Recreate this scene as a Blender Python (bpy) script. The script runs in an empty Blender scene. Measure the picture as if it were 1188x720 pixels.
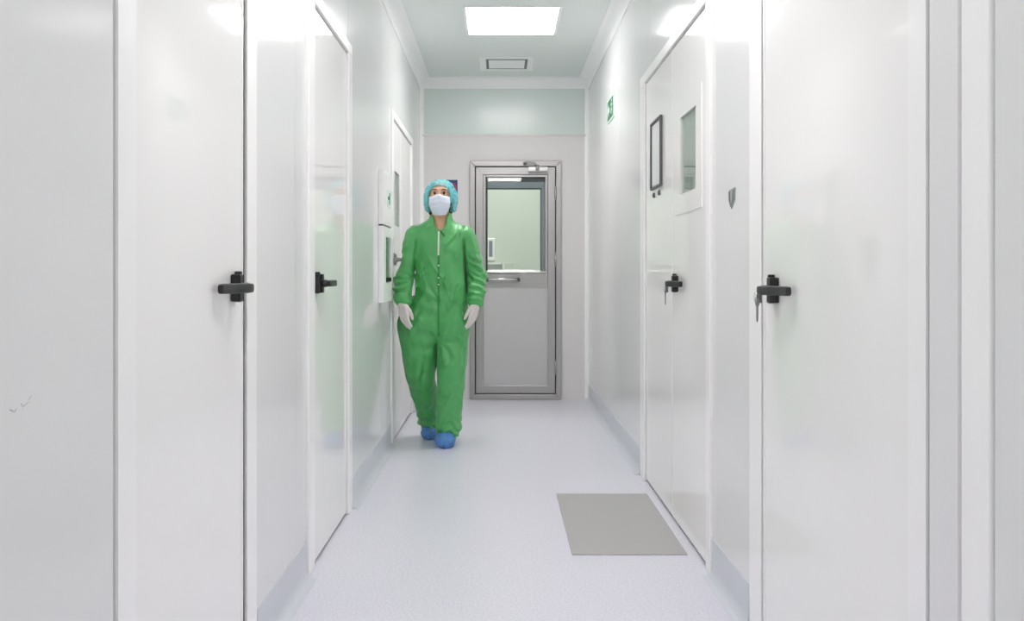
import bpy, bmesh, math
import numpy as np
from mathutils import Vector, Matrix

sc = bpy.context.scene
COL = sc.collection
PI = math.pi

# ------------------------------------------------------------------ dimensions
XL, XR = -0.70, 0.776          # corridor side walls
YE, YB = 7.31, -2.6            # end wall, wall behind the viewer
HC = 2.80                      # ceiling height
FPX = 970.0                    # focal length in pixels of a 1188 px wide frame

# ------------------------------------------------------------------ materials
def srgb(r, g, b):
    f = lambda c: (c / 255 / 12.92) if c / 255 <= 0.04045 else ((c / 255 + 0.055) / 1.055) ** 2.4
    return (f(r), f(g), f(b), 1.0)

def mat(name, col, rough=0.5, metal=0.0, spec=0.5, bump=None, vary=None, coat=0.0, alpha=1.0, trans=0.0, sheen=0.0, sss=0.0, aniso=None, ior=None):
    """bump = (scale, strength, distance), vary = (scale, amount)"""
    m = bpy.data.materials.new(name); m.use_nodes = True
    nt = m.node_tree; b = nt.nodes['Principled BSDF']
    b.inputs['Base Color'].default_value = col
    b.inputs['Roughness'].default_value = rough
    b.inputs['Metallic'].default_value = metal
    b.inputs['Specular IOR Level'].default_value = spec
    b.inputs['Coat Weight'].default_value = coat
    b.inputs['Coat Roughness'].default_value = 0.06
    b.inputs['Alpha'].default_value = alpha
    b.inputs['Transmission Weight'].default_value = trans
    b.inputs['Sheen Weight'].default_value = sheen
    b.inputs['Subsurface Weight'].default_value = sss
    b.inputs['Subsurface Scale'].default_value = 0.01
    if ior: b.inputs['IOR'].default_value = ior
    tc = nt.nodes.new('ShaderNodeTexCoord')
    if vary:
        n = nt.nodes.new('ShaderNodeTexNoise'); n.inputs['Scale'].default_value = vary[0]; n.inputs['Detail'].default_value = 3
        nt.links.new(tc.outputs['Object'], n.inputs['Vector'])
        mp = nt.nodes.new('ShaderNodeMapRange'); mp.inputs['From Min'].default_value = 0.3; mp.inputs['From Max'].default_value = 0.7
        mp.inputs['To Min'].default_value = 1 - vary[1]; mp.inputs['To Max'].default_value = 1 + vary[1]
        nt.links.new(n.outputs['Fac'], mp.inputs['Value'])
        mx = nt.nodes.new('ShaderNodeMix'); mx.data_type = 'RGBA'; mx.blend_type = 'MULTIPLY'
        mx.inputs['Factor'].default_value = 1.0
        mx.inputs[6].default_value = col
        nt.links.new(mp.outputs['Result'], mx.inputs[7])
        nt.links.new(mx.outputs[2], b.inputs['Base Color'])
    if bump:
        n = nt.nodes.new('ShaderNodeTexNoise'); n.inputs['Scale'].default_value = bump[0]; n.inputs['Detail'].default_value = 4
        src = tc.outputs['Object']
        if aniso:
            mpn = nt.nodes.new('ShaderNodeMapping'); mpn.inputs['Scale'].default_value = aniso
            nt.links.new(src, mpn.inputs['Vector']); src = mpn.outputs['Vector']
        nt.links.new(src, n.inputs['Vector'])
        bp = nt.nodes.new('ShaderNodeBump'); bp.inputs['Strength'].default_value = bump[1]; bp.inputs['Distance'].default_value = bump[2]
        nt.links.new(n.outputs['Fac'], bp.inputs['Height']); nt.links.new(bp.outputs['Normal'], b.inputs['Normal'])
    return m

def glass_mat(name, tint=(1, 1, 1, 1), r=0.02):
    m = bpy.data.materials.new(name); m.use_nodes = True
    nt = m.node_tree
    for n in list(nt.nodes):
        if n.type != 'OUTPUT_MATERIAL': nt.nodes.remove(n)
    out = [n for n in nt.nodes if n.type == 'OUTPUT_MATERIAL'][0]
    t = nt.nodes.new('ShaderNodeBsdfTransparent'); t.inputs['Color'].default_value = tint
    g = nt.nodes.new('ShaderNodeBsdfGlossy'); g.inputs['Roughness'].default_value = r
    fr = nt.nodes.new('ShaderNodeFresnel'); geo = nt.nodes.new('ShaderNodeNewGeometry'); mr = nt.nodes.new('ShaderNodeMapRange')     # same reflectance from both faces of the pane
    mr.inputs['To Min'].default_value = 1.5; mr.inputs['To Max'].default_value = 1 / 1.5
    nt.links.new(geo.outputs['Backfacing'], mr.inputs['Value']); nt.links.new(mr.outputs['Result'], fr.inputs['IOR'])
    mx = nt.nodes.new('ShaderNodeMixShader')
    nt.links.new(fr.outputs['Fac'], mx.inputs['Fac']); nt.links.new(t.outputs['BSDF'], mx.inputs[1]); nt.links.new(g.outputs['BSDF'], mx.inputs[2])
    nt.links.new(mx.outputs['Shader'], out.inputs['Surface'])
    return m

def emit_mat(name, col, strength):
    m = bpy.data.materials.new(name); m.use_nodes = True
    b = m.node_tree.nodes['Principled BSDF']
    b.inputs['Base Color'].default_value = (0.8, 0.8, 0.8, 1)
    b.inputs['Emission Color'].default_value = col; b.inputs['Emission Strength'].default_value = strength
    return m

LAMP = 10.0
M = {}
M['wall'] = mat('white_wall_laminate', srgb(227, 228, 227), 0.11, bump=(3.0, 0.05, 0.01), spec=0.45)
M['leaf'] = mat('white_door_laminate', srgb(245, 244, 242), 0.05, bump=(2.5, 0.015, 0.01), spec=0.5)
M['profile'] = mat('white_painted_profile', srgb(248, 247, 246), 0.25, spec=0.5)
M['strip'] = mat('pale_grey_panel', srgb(229, 228, 228), 0.3, spec=0.4)
M['strip_dark'] = mat('grey_scuff', srgb(200, 201, 201), 0.5)
M['upper'] = mat('green_light_cast_panel', srgb(216, 225, 221), 0.22, spec=0.5)  # greenish cast of the light at the far end put into the colour
M['endwall'] = mat('matt_warm_white_panel', srgb(224, 220, 219), 0.45, spec=0.35)
M['ceiling'] = mat('ceiling_panel', srgb(222, 228, 225), 0.4, spec=0.4)  # slight green of the lamp light mixed into the ceiling colour
M['cornice'] = mat('cornice_profile', srgb(243, 244, 244), 0.35)
M['skirt'] = mat('coved_vinyl_skirting', srgb(208, 211, 217), 0.35, vary=(180, 0.03))
M['room'] = mat('pale_green_room_wall', srgb(220, 226, 217), 0.5)
M['black_fill'] = mat('black_gap_shade_and_latch', srgb(22, 22, 24), 0.6, spec=0.2)  # black for painted shade in the door gaps, and for the hatch latch
M['black'] = mat('black_handle_plastic', srgb(30, 31, 33), 0.38, bump=(300, 0.1, 0.001))
M['steel'] = mat('brushed_steel', srgb(186, 183, 182), 0.36, metal=0.8, bump=(60, 0.08, 0.002), aniso=(1, 1, 30))
M['steel_bright'] = mat('polished_steel', srgb(226, 224, 223), 0.25, metal=0.85)
M['steel_panel'] = mat('satin_steel_sheet', srgb(206, 203, 203), 0.5, metal=0.5, bump=(40, 0.06, 0.002), aniso=(30, 1, 1))
M['steel_dark'] = mat('dark_steel_gap', srgb(52, 52, 54), 0.5, metal=0.3)
M['slate'] = mat('slate_grey_glazing_bead', srgb(142, 148, 162), 0.35)
M['slate_dark'] = mat('dark_slate_recess', srgb(58, 64, 70), 0.35)
M['glass'] = glass_mat('window_glass', (0.96, 0.99, 0.96, 1))
M['pane_back'] = mat('grey_window_backing', srgb(186, 194, 192), 0.5)  # grey of the sheet that stands in for the room behind the glass
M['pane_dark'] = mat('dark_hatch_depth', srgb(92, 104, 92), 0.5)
M['frame_dark'] = mat('dark_grey_frame', srgb(92, 92, 94), 0.4)
M['paper'] = mat('white_paper', srgb(226, 228, 228), 0.7)
M['grey_sign'] = mat('grey_tag', srgb(160, 164, 163), 0.45)
M['grey_dark'] = mat('dark_grey_marks', srgb(118, 122, 121), 0.5)
M['green_sign'] = mat('exit_sign_green', srgb(42, 118, 78), 0.45)
M['white_sign'] = mat('exit_sign_pale', srgb(226, 242, 230), 0.45)
M['blue_sign'] = mat('navy_notice', srgb(48, 72, 128), 0.45)
M['red_sign'] = mat('red_mark', srgb(196, 52, 72), 0.45)
M['mat'] = mat('grey_tacky_film', srgb(176, 174, 173), 0.22, vary=(40, 0.015))
M['lamp'] = emit_mat('lit_diffuser', (1.0, 0.966, 0.975, 1), LAMP)
M['lamp_dim'] = emit_mat('lit_diffuser_dimmed', (1.0, 0.966, 0.975, 1), LAMP * 0.85)  # nearer panels dimmed to balance the light along the corridor
M['vent'] = mat('white_enamel_vent', srgb(240, 243, 242), 0.4)
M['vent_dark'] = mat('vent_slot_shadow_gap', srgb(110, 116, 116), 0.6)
M['key'] = mat('key_metal', srgb(140, 142, 142), 0.35, metal=0.8)
# floor: pale lavender vinyl with fine speckle
def floor_mat():
    m = bpy.data.materials.new('lavender_speckled_vinyl'); m.use_nodes = True
    nt = m.node_tree; b = nt.nodes['Principled BSDF']
    tc = nt.nodes.new('ShaderNodeTexCoord')
    v = nt.nodes.new('ShaderNodeTexNoise'); v.inputs['Scale'].default_value = 110; v.inputs['Detail'].default_value = 3; v.inputs['Roughness'].default_value = 0.7
    nt.links.new(tc.outputs['Object'], v.inputs['Vector'])
    r = nt.nodes.new('ShaderNodeValToRGB')
    r.color_ramp.elements[0].position = 0.34; r.color_ramp.elements[0].color = srgb(210, 209, 219)
    r.color_ramp.elements[1].position = 0.62; r.color_ramp.elements[1].color = srgb(228, 227, 236)
    nt.links.new(v.outputs['Fac'], r.inputs['Fac']); nt.links.new(r.outputs['Color'], b.inputs['Base Color'])
    b.inputs['Roughness'].default_value = 0.28; b.inputs['Specular IOR Level'].default_value = 0.45
    bp = nt.nodes.new('ShaderNodeBump'); bp.inputs['Strength'].default_value = 0.05; bp.inputs['Distance'].default_value = 0.002
    nt.links.new(v.outputs['Fac'], bp.inputs['Height']); nt.links.new(bp.outputs['Normal'], b.inputs['Normal'])
    return m
M['floor'] = floor_mat()
# person
M['skin'] = mat('skin', srgb(222, 176, 146), 0.5, sss=0.08, vary=(25, 0.05))
M['coverall'] = mat('green_polyester', srgb(66, 168, 84), 0.44, spec=0.95, sheen=0.2, vary=(6, 0.04))
def cloth_creases(m):
    nt = m.node_tree; b = nt.nodes['Principled BSDF']; tc = nt.nodes.new('ShaderNodeTexCoord')
    mp = nt.nodes.new('ShaderNodeMapping'); mp.inputs['Scale'].default_value = (1.5, 1.5, 0.8); mp.inputs['Rotation'].default_value = (0.3, 0.5, 0)
    nt.links.new(tc.outputs['Object'], mp.inputs['Vector'])
    n = nt.nodes.new('ShaderNodeTexNoise'); n.noise_type = 'RIDGED_MULTIFRACTAL'
    n.inputs['Scale'].default_value = 7.0; n.inputs['Detail'].default_value = 2.5; n.inputs['Distortion'].default_value = 0.6
    nt.links.new(mp.outputs['Vector'], n.inputs['Vector'])
    bp = nt.nodes.new('ShaderNodeBump'); bp.inputs['Strength'].default_value = 1.0; bp.inputs['Distance'].default_value = 0.032
    nt.links.new(n.outputs['Fac'], bp.inputs['Height']); nt.links.new(bp.outputs['Normal'], b.inputs['Normal'])
cloth_creases(M['coverall'])
M['seam'] = mat('green_seam_tape', srgb(48, 142, 66), 0.5)
M['zip'] = mat('cream_zip_tape', srgb(222, 226, 205), 0.5)
M['cap'] = mat('turquoise_nonwoven', srgb(112, 205, 212), 0.6, alpha=0.62, bump=(120, 0.4, 0.004), vary=(40, 0.14))
M['mask_m'] = mat('pale_blue_mask', srgb(226, 234, 248), 0.7, bump=(400, 0.15, 0.001))
M['band'] = mat('white_elastic', srgb(228, 232, 238), 0.7)
M['glove'] = mat('white_latex', srgb(226, 218, 214), 0.42, sss=0.05, bump=(120, 0.12, 0.001))
M['shoe'] = mat('blue_shoe_cover', srgb(84, 138, 200), 0.4, bump=(160, 0.3, 0.002))
M['hair'] = mat('dark_brown_hair', srgb(44, 34, 28), 0.5)
M['eye_white'] = mat('eye_white', srgb(214, 206, 200), 0.25)
M['iris'] = mat('brown_iris', srgb(48, 30, 20), 0.2)

# ------------------------------------------------------------------ mesh helpers
def box(bm, x0, x1, y0, y1, z0, z1, f=None, mi=0):
    """axis box in (u,v,d) space, f maps a point to the world"""
    f = f or (lambda a, b, c: (a, b, c))
    v = [bm.verts.new(f(x, y, z)) for x in (x0, x1) for y in (y0, y1) for z in (z0, z1)]
    fs = [(0, 1, 3, 2), (4, 6, 7, 5), (0, 4, 5, 1), (2, 3, 7, 6), (0, 2, 6, 4), (1, 5, 7, 3)]
    for q in fs:
        fc = bm.faces.new([v[i] for i in q]); fc.material_index = mi

def holed(bm, u0, u1, v0, v1, hu0, hu1, hv0, hv1, d0, d1, f):
    box(bm, u0, hu0, v0, v1, d0, d1, f); box(bm, hu1, u1, v0, v1, d0, d1, f)
    box(bm, hu0, hu1, v0, hv0, d0, d1, f); box(bm, hu0, hu1, hv1, v1, d0, d1, f)

def ring(bm, u0, u1, v0, v1, w, d0, d1, f):
    """mitred-looking rectangular frame"""
    holed(bm, u0, u1, v0, v1, u0 + w, u1 - w, v0 + w, v1 - w, d0, d1, f)

def tube(bm, pts, rad, seg=10, sq=None):
    """round tube through pts; rad a number or list; sq=(a,b) flattens the section along fixed axes"""
    pts = [Vector(p) for p in pts]; n = len(pts)
    rad = rad if isinstance(rad, (list, tuple)) else [rad] * n
    loops = []; up = Vector((0, 0, 1))
    for i, p in enumerate(pts):
        t = (pts[min(i + 1, n - 1)] - pts[max(i - 1, 0)]).normalized()
        a = t.cross(up)
        if a.length < 1e-3: a = t.cross(Vector((1, 0, 0)))
        a.normalize(); b = a.cross(t).normalized()
        sa, sb = sq if sq else (1, 1)
        lp = []
        for k in range(seg):
            th = 2 * PI * k / seg
            ca, sb_ = math.cos(th), math.sin(th)
            if sq:   # rounded box section
                e = 0.45
                ca = math.copysign(abs(ca) ** e, ca); sb_ = math.copysign(abs(sb_) ** e, sb_)
            lp.append(bm.verts.new(p + a * ca * rad[i] * sa + b * sb_ * rad[i] * sb))
        loops.append(lp)
    for i in range(n - 1):
        for k in range(seg):
            fc = bm.faces.new([loops[i][k], loops[i][(k + 1) % seg], loops[i + 1][(k + 1) % seg], loops[i + 1][k]]); fc.smooth = True
    bm.faces.new(loops[0][::-1]); bm.faces.new(loops[-1])

def prism(bm, prof, e0, e1, f):
    """extrude closed 2D profile [(a,b)] from e0 to e1; f(a,b,e) -> world"""
    A = [bm.verts.new(f(a, b, e0)) for a, b in prof]; B = [bm.verts.new(f(a, b, e1)) for a, b in prof]
    n = len(prof)
    for i in range(n):
        bm.faces.new([A[i], A[(i + 1) % n], B[(i + 1) % n], B[i]])
    bm.faces.new(A[::-1]); bm.faces.new(B)

def obj(name, bm, m, parent=None, bevel=0.0, wloc=None, seg=2):
    """link one mesh object; vertices are in world space, stored relative to the root's position"""
    bmesh.ops.recalc_face_normals(bm, faces=bm.faces[:])
    o = bpy.data.objects.new(name, bpy.data.meshes.new(name))
    base = Vector((0, 0, 0)); p = parent
    while p is not None:
        base += p.location; p = p.parent
    if parent is None and wloc is None and bm.verts:
        c = [v.co for v in bm.verts]
        wloc = Vector(((min(v.x for v in c) + max(v.x for v in c)) / 2, (min(v.y for v in c) + max(v.y for v in c)) / 2, min(v.z for v in c)))
    off = base + (Vector(wloc) if wloc is not None else Vector((0, 0, 0)))
    for v in bm.verts: v.co -= off
    bm.to_mesh(o.data); bm.free()
    for mm in (m if isinstance(m, (list, tuple)) else [m]): o.data.materials.append(mm)
    COL.objects.link(o)
    if parent is not None: o.parent = parent
    if wloc is not None: o.location = wloc
    if bevel:
        b = o.modifiers.new('bevel', 'BEVEL'); b.width = bevel; b.segments = seg; b.limit_method = 'ANGLE'
    return o

def tag(o, label, cat, group=None, kind=None):
    o['label'] = label; o['category'] = cat
    if group: o['group'] = group
    if kind: o['kind'] = kind
    return o

def thing(name, loc, label, cat, group=None, kind=None):
    o = bpy.data.objects.new(name, None); o.empty_display_size = 0.1; o.location = loc
    COL.objects.link(o)
    return tag(o, label, cat, group, kind)

def copy_tree(o, parent=None):
    c = o.copy(); COL.objects.link(c)
    if parent is not None: c.parent = parent
    for ch in list(o.children): copy_tree(ch, c)
    return c

NB = bmesh.new
fL = lambda u, v, d: (XL + d, u, v)       # left wall:  u along y, v up, d into the corridor
fR = lambda u, v, d: (XR - d, u, v)
fE = lambda u, v, d: (u, YE - d, v)       # end wall

# ------------------------------------------------------------------ setting
bm = NB(); box(bm, -1.4, 1.5, YB - 0.1, 9.8, -0.1, 0.0)
tag(obj('floor', bm, M['floor']), 'pale lavender speckled vinyl floor of the corridor', 'floor', kind='structure')
bm = NB(); box(bm, XL - 0.2, XR + 0.2, YB - 0.1, YE + 0.1, HC, HC + 0.1)
tag(obj('ceiling', bm, M['ceiling']), 'smooth pale corridor ceiling with greenish light painted into its colour', 'ceiling', kind='structure')

def side_wall(name, f, openings, seams, label):
    bm = NB()
    box(bm, YB - 0.1, YE, 0, HC, -0.14, -0.09, f)
    cuts = sorted(seams); g = 0.0012
    def slab(a, b, z0, z1):
        cs = [a] + [c for c in cuts if a + 0.01 < c < b - 0.01] + [b]
        for i in range(len(cs) - 1):
            box(bm, cs[i] + (g if i else 0), cs[i + 1] - (g if i < len(cs) - 2 else 0), z0, z1, -0.09, 0, f)
    prev = YB - 0.1
    for (a, b, h) in openings:
        slab(prev, a, 0, HC); slab(a, b, h, HC); prev = b
    slab(prev, YE, 0, HC)
    return tag(obj(name, bm, M['wall']), label, 'wall', kind='structure')

side_wall('wall_left', fL, [(1.5135, 2.405, 2.16), (3.018, 3.90, 2.16), (5.35, 6.63, 2.16)], [0.55, 2.853, 3.85, 4.9, 6.6],
          'glossy white laminate wall along the left side')
side_wall('wall_right', fR, [(1.311, 1.412, 2.16), (1.5075, 2.595, 2.16), (3.047, 4.56, 2.16)], [0.45, 4.30, 5.4, 6.4],
          'glossy white laminate wall along the right side')
bm = NB()
for (u0, v0, u1, v1, t) in ((1.193, 0.906, 1.205, 0.900, 0.0016), (1.205, 0.900, 1.212, 0.904, 0.0012), (1.221, 0.911, 1.226, 0.903, 0.0012), (1.226, 0.904, 1.246, 0.910, 0.0014), (1.241, 0.912, 1.252, 0.918, 0.001)):
    tube(bm, [fL(u0, v0, 0.0), fL((u0 + u1) / 2, (v0 + v1) / 2 + 0.001, 0.0002), fL(u1, v1, 0.0)], [t * 0.4, t, t * 0.3], 6)
obj('scuff_mark', bm, M['strip_dark'], bpy.data.objects['wall_left'])
# end wall: matt lower sheet with the doorway, separate upper sheet
bm = NB()
holed(bm, XL - 0.14, XR + 0.14, -0.001, 2.304, -0.262, 0.533, -0.001, 2.078, -0.09, 0, fE)
ew = tag(obj('wall_end', bm, M['endwall']), 'far end wall around the steel door', 'wall', kind='structure')
bm = NB(); box(bm, XL - 0.14, XR + 0.14, 2.308, HC, -0.09, 0, fE)
obj('upper_panel', bm, M['upper'], ew)
bm = NB(); box(bm, XL, XR, 2.296, 2.316, 0, 0.006, fE)
obj('joint_strip', bm, M['endwall'], ew, 0.002)
bm = NB(); box(bm, XL - 0.14, XR + 0.14, YB - 0.1, YB, 0, HC)
tag(obj('wall_back', bm, M['wall']), 'white wall behind the viewer', 'wall', kind='structure')
# cornices (coved)
def cove(r=0.075, n=6, lip=0.012):
    pts = [(0, 0), (0, -r - lip), (0.006, -r - lip)]
    for i in range(n + 1):
        a = PI / 2 * i / n
        pts.append((0.006 + (r - 0.004) * (1 - math.cos(a)), -r - lip + 0.008 + (r - 0.004) * math.sin(a)))
    pts += [(r + lip, -0.006), (r + lip, 0)]
    return pts
bm = NB(); prism(bm, cove(), YB, YE, lambda a, b, e: (XL + a, e, HC + b))
tag(obj('trim_1', bm, M['cornice']), 'coved white cornice along the left wall', 'cornice', kind='structure')
bm = NB(); prism(bm, cove(), YB, YE, lambda a, b, e: (XR - a, e, HC + b))
tag(obj('trim_2', bm, M['cornice']), 'coved white cornice along the right wall', 'cornice', kind='structure')
bm = NB(); prism(bm, cove(), XL, XR, lambda a, b, e: (e, YE - a, HC + b))
tag(obj('trim_3', bm, M['cornice']), 'coved white cornice across the far end wall', 'cornice', kind='structure')
# coved vertical corner strips
def corner(sx):
    pts = [(0, 0), (0.035, 0)]
    for i in range(7):
        a = PI / 2 * i / 6
        pts.append((0.035 - 0.032 * math.sin(a), 0.003 + 0.032 * (1 - math.cos(a))))
    pts.append((0, 0.035))
    bm = NB(); prism(bm, pts, 0, HC - 0.08, lambda a, b, e: ((XL + a) if sx < 0 else (XR - a), YE - b, e))
    return bm
tag(obj('trim_4', corner(-1), M['profile']), 'white corner strip where left wall meets end wall', 'corner strip', kind='structure')
tag(obj('trim_5', corner(1), M['profile']), 'white corner strip where right wall meets end wall', 'corner strip', kind='structure')
# coved vinyl skirting
def skirting(name, f, spans, label):
    bm = NB()
    for a, b in spans:
        pts = [(0, 0)]
        R = 0.04
        pts.append((R, 0.0))
        for i in range(7):
            t = PI / 2 * i / 6
            pts.append((R - (R - 0.003) * math.sin(t), 0.001 + R * (1 - math.cos(t))))
        pts += [(0.003, 0.135), (0, 0.137)]
        prism(bm, pts, a, b, lambda p, q, e: f(e, q, p))
    for fc in bm.faces: fc.smooth = False
    return tag(obj(name, bm, M['skirt'], None), label, 'skirting', kind='structure')
skirting('baseboard_left', fL, [(YB, 1.505), (2.408, 3.015), (3.903, 5.347), (6.633, YE)], 'lavender coved vinyl skirting below the left wall')
skirting('baseboard_right', fR, [(YB, 1.308), (2.598, 3.044), (4.563, YE)], 'lavender coved vinyl skirting below the right wall')

# right-hand white post strip close to the viewer
bm = NB(); box(bm, 1.316, 1.398, 0.004, 2.15, -0.08, 0.006, fR)
post = tag(obj('trim_6', bm, M['profile'], None, 0.004), 'broad white upright strip at the right edge nearest the viewer', 'door post', kind='structure')
bm = NB(); box(bm, 1.311, 1.3155, 0.004, 2.15, -0.06, -0.012, fR); box(bm, 1.3985, 1.4115, 0.004, 2.15, -0.06, -0.006, fR)
obj('joint_gap', bm, M['strip'], post)
bm = NB(); box(bm, 1.413, 1.5065, 0.004, HC - 0.1, 0.0, 0.002, fR)
tag(obj('trim_7', bm, M['strip']), 'pale grey upright strip between near right door and white post', 'wall strip', kind='structure')

# ------------------------------------------------------------------ doors
def handle(root, f, u, z, dr, end_d=0.02, L=0.165, m='black'):
    """u hub position along the wall, dr lever direction"""
    B = lambda bm, t0, t1, z0, z1, d0, d1: box(bm, u + dr * t0, u + dr * t1, z + z0, z + z1, d0, d1, f)
    bm = NB()
    ts = [-0.012, 0.0, 0.03, 0.07, 0.11, L - 0.008, L]
    ds = [0.047, 0.048, 0.047, 0.047 + (end_d - 0.047) * 0.45, 0.047 + (end_d - 0.047) * 0.8, end_d, end_d]
    tube(bm, [f(u + dr * t, z, d) for t, d in zip(ts, ds)], [0.009, 0.012, 0.013, 0.013, 0.013, 0.0125, 0.009], 16, (0.62, 1.0))
    h = obj('lever_handle', bm, M[m], root)
    bm = NB(); B(bm, -0.026, -0.012, -0.038, 0.044, 0.0, 0.018)
    obj('back_plate', bm, M[m], h, 0.003)
    bm = NB(); B(bm, -0.010, 0.022, -0.036, 0.036, 0.0, 0.026); tube(bm, [f(u, z, 0.02), f(u, z, 0.044)], 0.014, 16)
    obj('lock_case', bm, M[m], h, 0.004)
    return h

def frame(root, f, a, b, h, wn, wf, wh=0.05, d=0.012):
    bm = NB()
    if wn: box(bm, a + 0.0005, a + wn, 0.001, h - wh, -0.085, d, f)
    if wf: box(bm, b - wf, b - 0.0005, 0.001, h - wh, -0.085, d, f)
    box(bm, a + 0.0005, b - 0.0005, h - wh, h - 0.0005, -0.085, d, f)
    return obj('door_frame', bm, M['profile'], root, 0.004)

def black_fill(root, f, a, b, h):
    bm = NB(); holed(bm, a, b, 0.002, h, a + 0.02, b - 0.02, 0.03, h - 0.03, -0.084, -0.007, f); box(bm, a, b, 0.002, h, -0.084, -0.05, f)  # black filler added so the gap round the leaf looks shaded
    return obj('gap_shade', bm, M['black_fill'], root)

# door_1: near left
d1 = thing('door_1', (XL, 1.9, 0), 'near white door on the left wall with black lever handle', 'door', kind='structure')
frame(d1, fL, 1.5135, 2.405, 2.16, 0, 0.092, d=0.002)
black_fill(d1, fL, 1.5145, 2.312, 2.108)
lf = NB(); box(lf, 1.521, 2.284, 0.008, 2.10, -0.045, 0.0, fL)
ang = math.radians(0.5)
def hingeL(p):      # the leaf stands a touch into its rebate at the lock side
    x, y, z = p; return (x - math.sin(ang) * (y - 1.90), 1.90 + math.cos(ang) * (y - 1.90), z)
for v in lf.verts: v.co = Vector(hingeL(v.co))
obj('door_leaf', lf, M['leaf'], d1, 0.002)
ep = NB(); box(ep, 1.521, 1.60, 0.008, 2.10, 0.0, 0.0025, fL); box(ep, 2.272, 2.284, 0.008, 2.10, 0.0, 0.0025, fL)
for v in ep.verts: v.co = Vector(hingeL(v.co))
obj('edge_profile', ep, M['profile'], d1, 0.001)
handle(d1, lambda u, v, d: hingeL(fL(u, v, d)), 2.20, 1.062, -1)

# door_2: second on the left
d2 = thing('door_2', (XL, 3.45, 0), 'narrow second white door on the left wall reflecting the walking person', 'door', kind='structure')
frame(d2, fL, 3.018, 3.90, 2.16, 0.095, 0.085)
black_fill(d2, fL, 3.114, 3.814, 2.108)
bm = NB(); box(bm, 3.121, 3.805, 0.012, 2.104, -0.045, 0.0, fL); obj('door_leaf', bm, M['leaf'], d2, 0.002)
handle(d2, fL, 3.19, 1.062, 1, end_d=0.043, L=0.15)

# door_3: far left, double
d3 = thing('door_3', (XL, 6.0, 0), 'far white double door on the left wall beside the walking person', 'door', kind='structure')
frame(d3, fL, 5.35, 6.63, 2.16, 0.07, 0.07)
black_fill(d3, fL, 5.421, 6.559, 2.108)
bm = NB(); box(bm, 5.9005, 5.9085, 0.012, 2.10, -0.05, -0.006, fL); obj('meeting_gap_shade', bm, M['black_fill'], d3)  # black strip painting the shade between the two leaves
bm = NB(); holed(bm, 5.427, 5.900, 0.012, 2.104, 5.54, 5.80, 1.42, 1.78, -0.045, 0.0, fL); obj('door_leaf', bm, M['leaf'], d3)
bm = NB(); box(bm, 5.909, 6.553, 0.012, 2.104, -0.045, 0.0, fL); obj('door_leaf', bm, M['leaf'], d3, 0.002)
bm = NB(); holed(bm, 5.46, 5.87, 1.34, 1.85, 5.54, 5.80, 1.42, 1.78, 0.0, 0.003, fL); obj('window_surround', bm, M['leaf'], d3)
bm = NB(); box(bm, 5.54, 5.80, 1.42, 1.78, -0.008, -0.004, fL); wp = obj('window_pane', bm, M['glass'], d3)
bm = NB(); box(bm, 5.54, 5.80, 1.42, 1.78, -0.018, -0.014, fL); obj('window_backing', bm, M['pane_back'], wp)  # opaque grey backing added behind the glass in place of a room
hd = handle(d3, fL, 5.47, 1.19, 1, end_d=0.043, L=0.12, m='steel')

# door_4: near right
d4 = thing('door_4', (XR, 2.0, 0), 'near white door on the right wall with black lever and keys', 'door', kind='structure')
frame(d4, fR, 1.5075, 2.595, 2.16, 0, 0.118, d=0.003)
black_fill(d4, fR, 1.509, 2.476, 2.108)
bm = NB(); box(bm, 1.519, 2.458, 0.008, 2.10, -0.045, 0.0, fR); obj('door_leaf', bm, M['leaf'], d4, 0.002)
bm = NB(); box(bm, 1.519, 1.587, 0.008, 2.10, 0.0, 0.0025, fR); box(bm, 2.445, 2.458, 0.008, 2.10, 0.0, 0.0025, fR)
obj('edge_profile', bm, M['profile'], d4, 0.001)
handle(d4, fR, 2.345, 1.053, -1, L=0.16)

# door_5: double door right
d5 = thing('door_5', (XR, 3.8, 0), 'white double door on the right wall with small window and framed notice', 'door', kind='structure')
frame(d5, fR, 3.047, 4.56, 2.16, 0.062, 0.125)
black_fill(d5, fR, 3.111, 4.433, 2.108)
bm = NB(); box(bm, 3.7585, 3.7675, 0.012, 2.10, -0.05, -0.004, fR); obj('meeting_gap_shade', bm, M['black_fill'], d5)  # black strip added as shade where the leaves meet
bm = NB(); holed(bm, 3.117, 3.758, 0.012, 2.104, 3.30, 3.584, 1.436, 1.764, -0.045, 0.0, fR); obj('door_leaf', bm, M['leaf'], d5)
bm = NB(); box(bm, 3.768, 4.427, 0.012, 2.104, -0.045, 0.0, fR); obj('door_leaf', bm, M['leaf'], d5, 0.002)
bm = NB(); holed(bm, 3.205, 3.69, 1.355, 1.835, 3.30, 3.584, 1.436, 1.764, 0.0, 0.004, fR); obj('window_surround', bm, M['leaf'], d5)
bm = NB(); box(bm, 3.30, 3.584, 1.436, 1.764, -0.008, -0.004, fR); wp = obj('window_pane', bm, M['glass'], d5)
bm = NB(); box(bm, 3.30, 3.584, 1.436, 1.764, -0.018, -0.014, fR); obj('window_backing', bm, M['pane_back'], wp)  # grey sheet added behind the pane, standing in for the space beyond
handle(d5, fR, 3.655, 1.055, -1)

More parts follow.
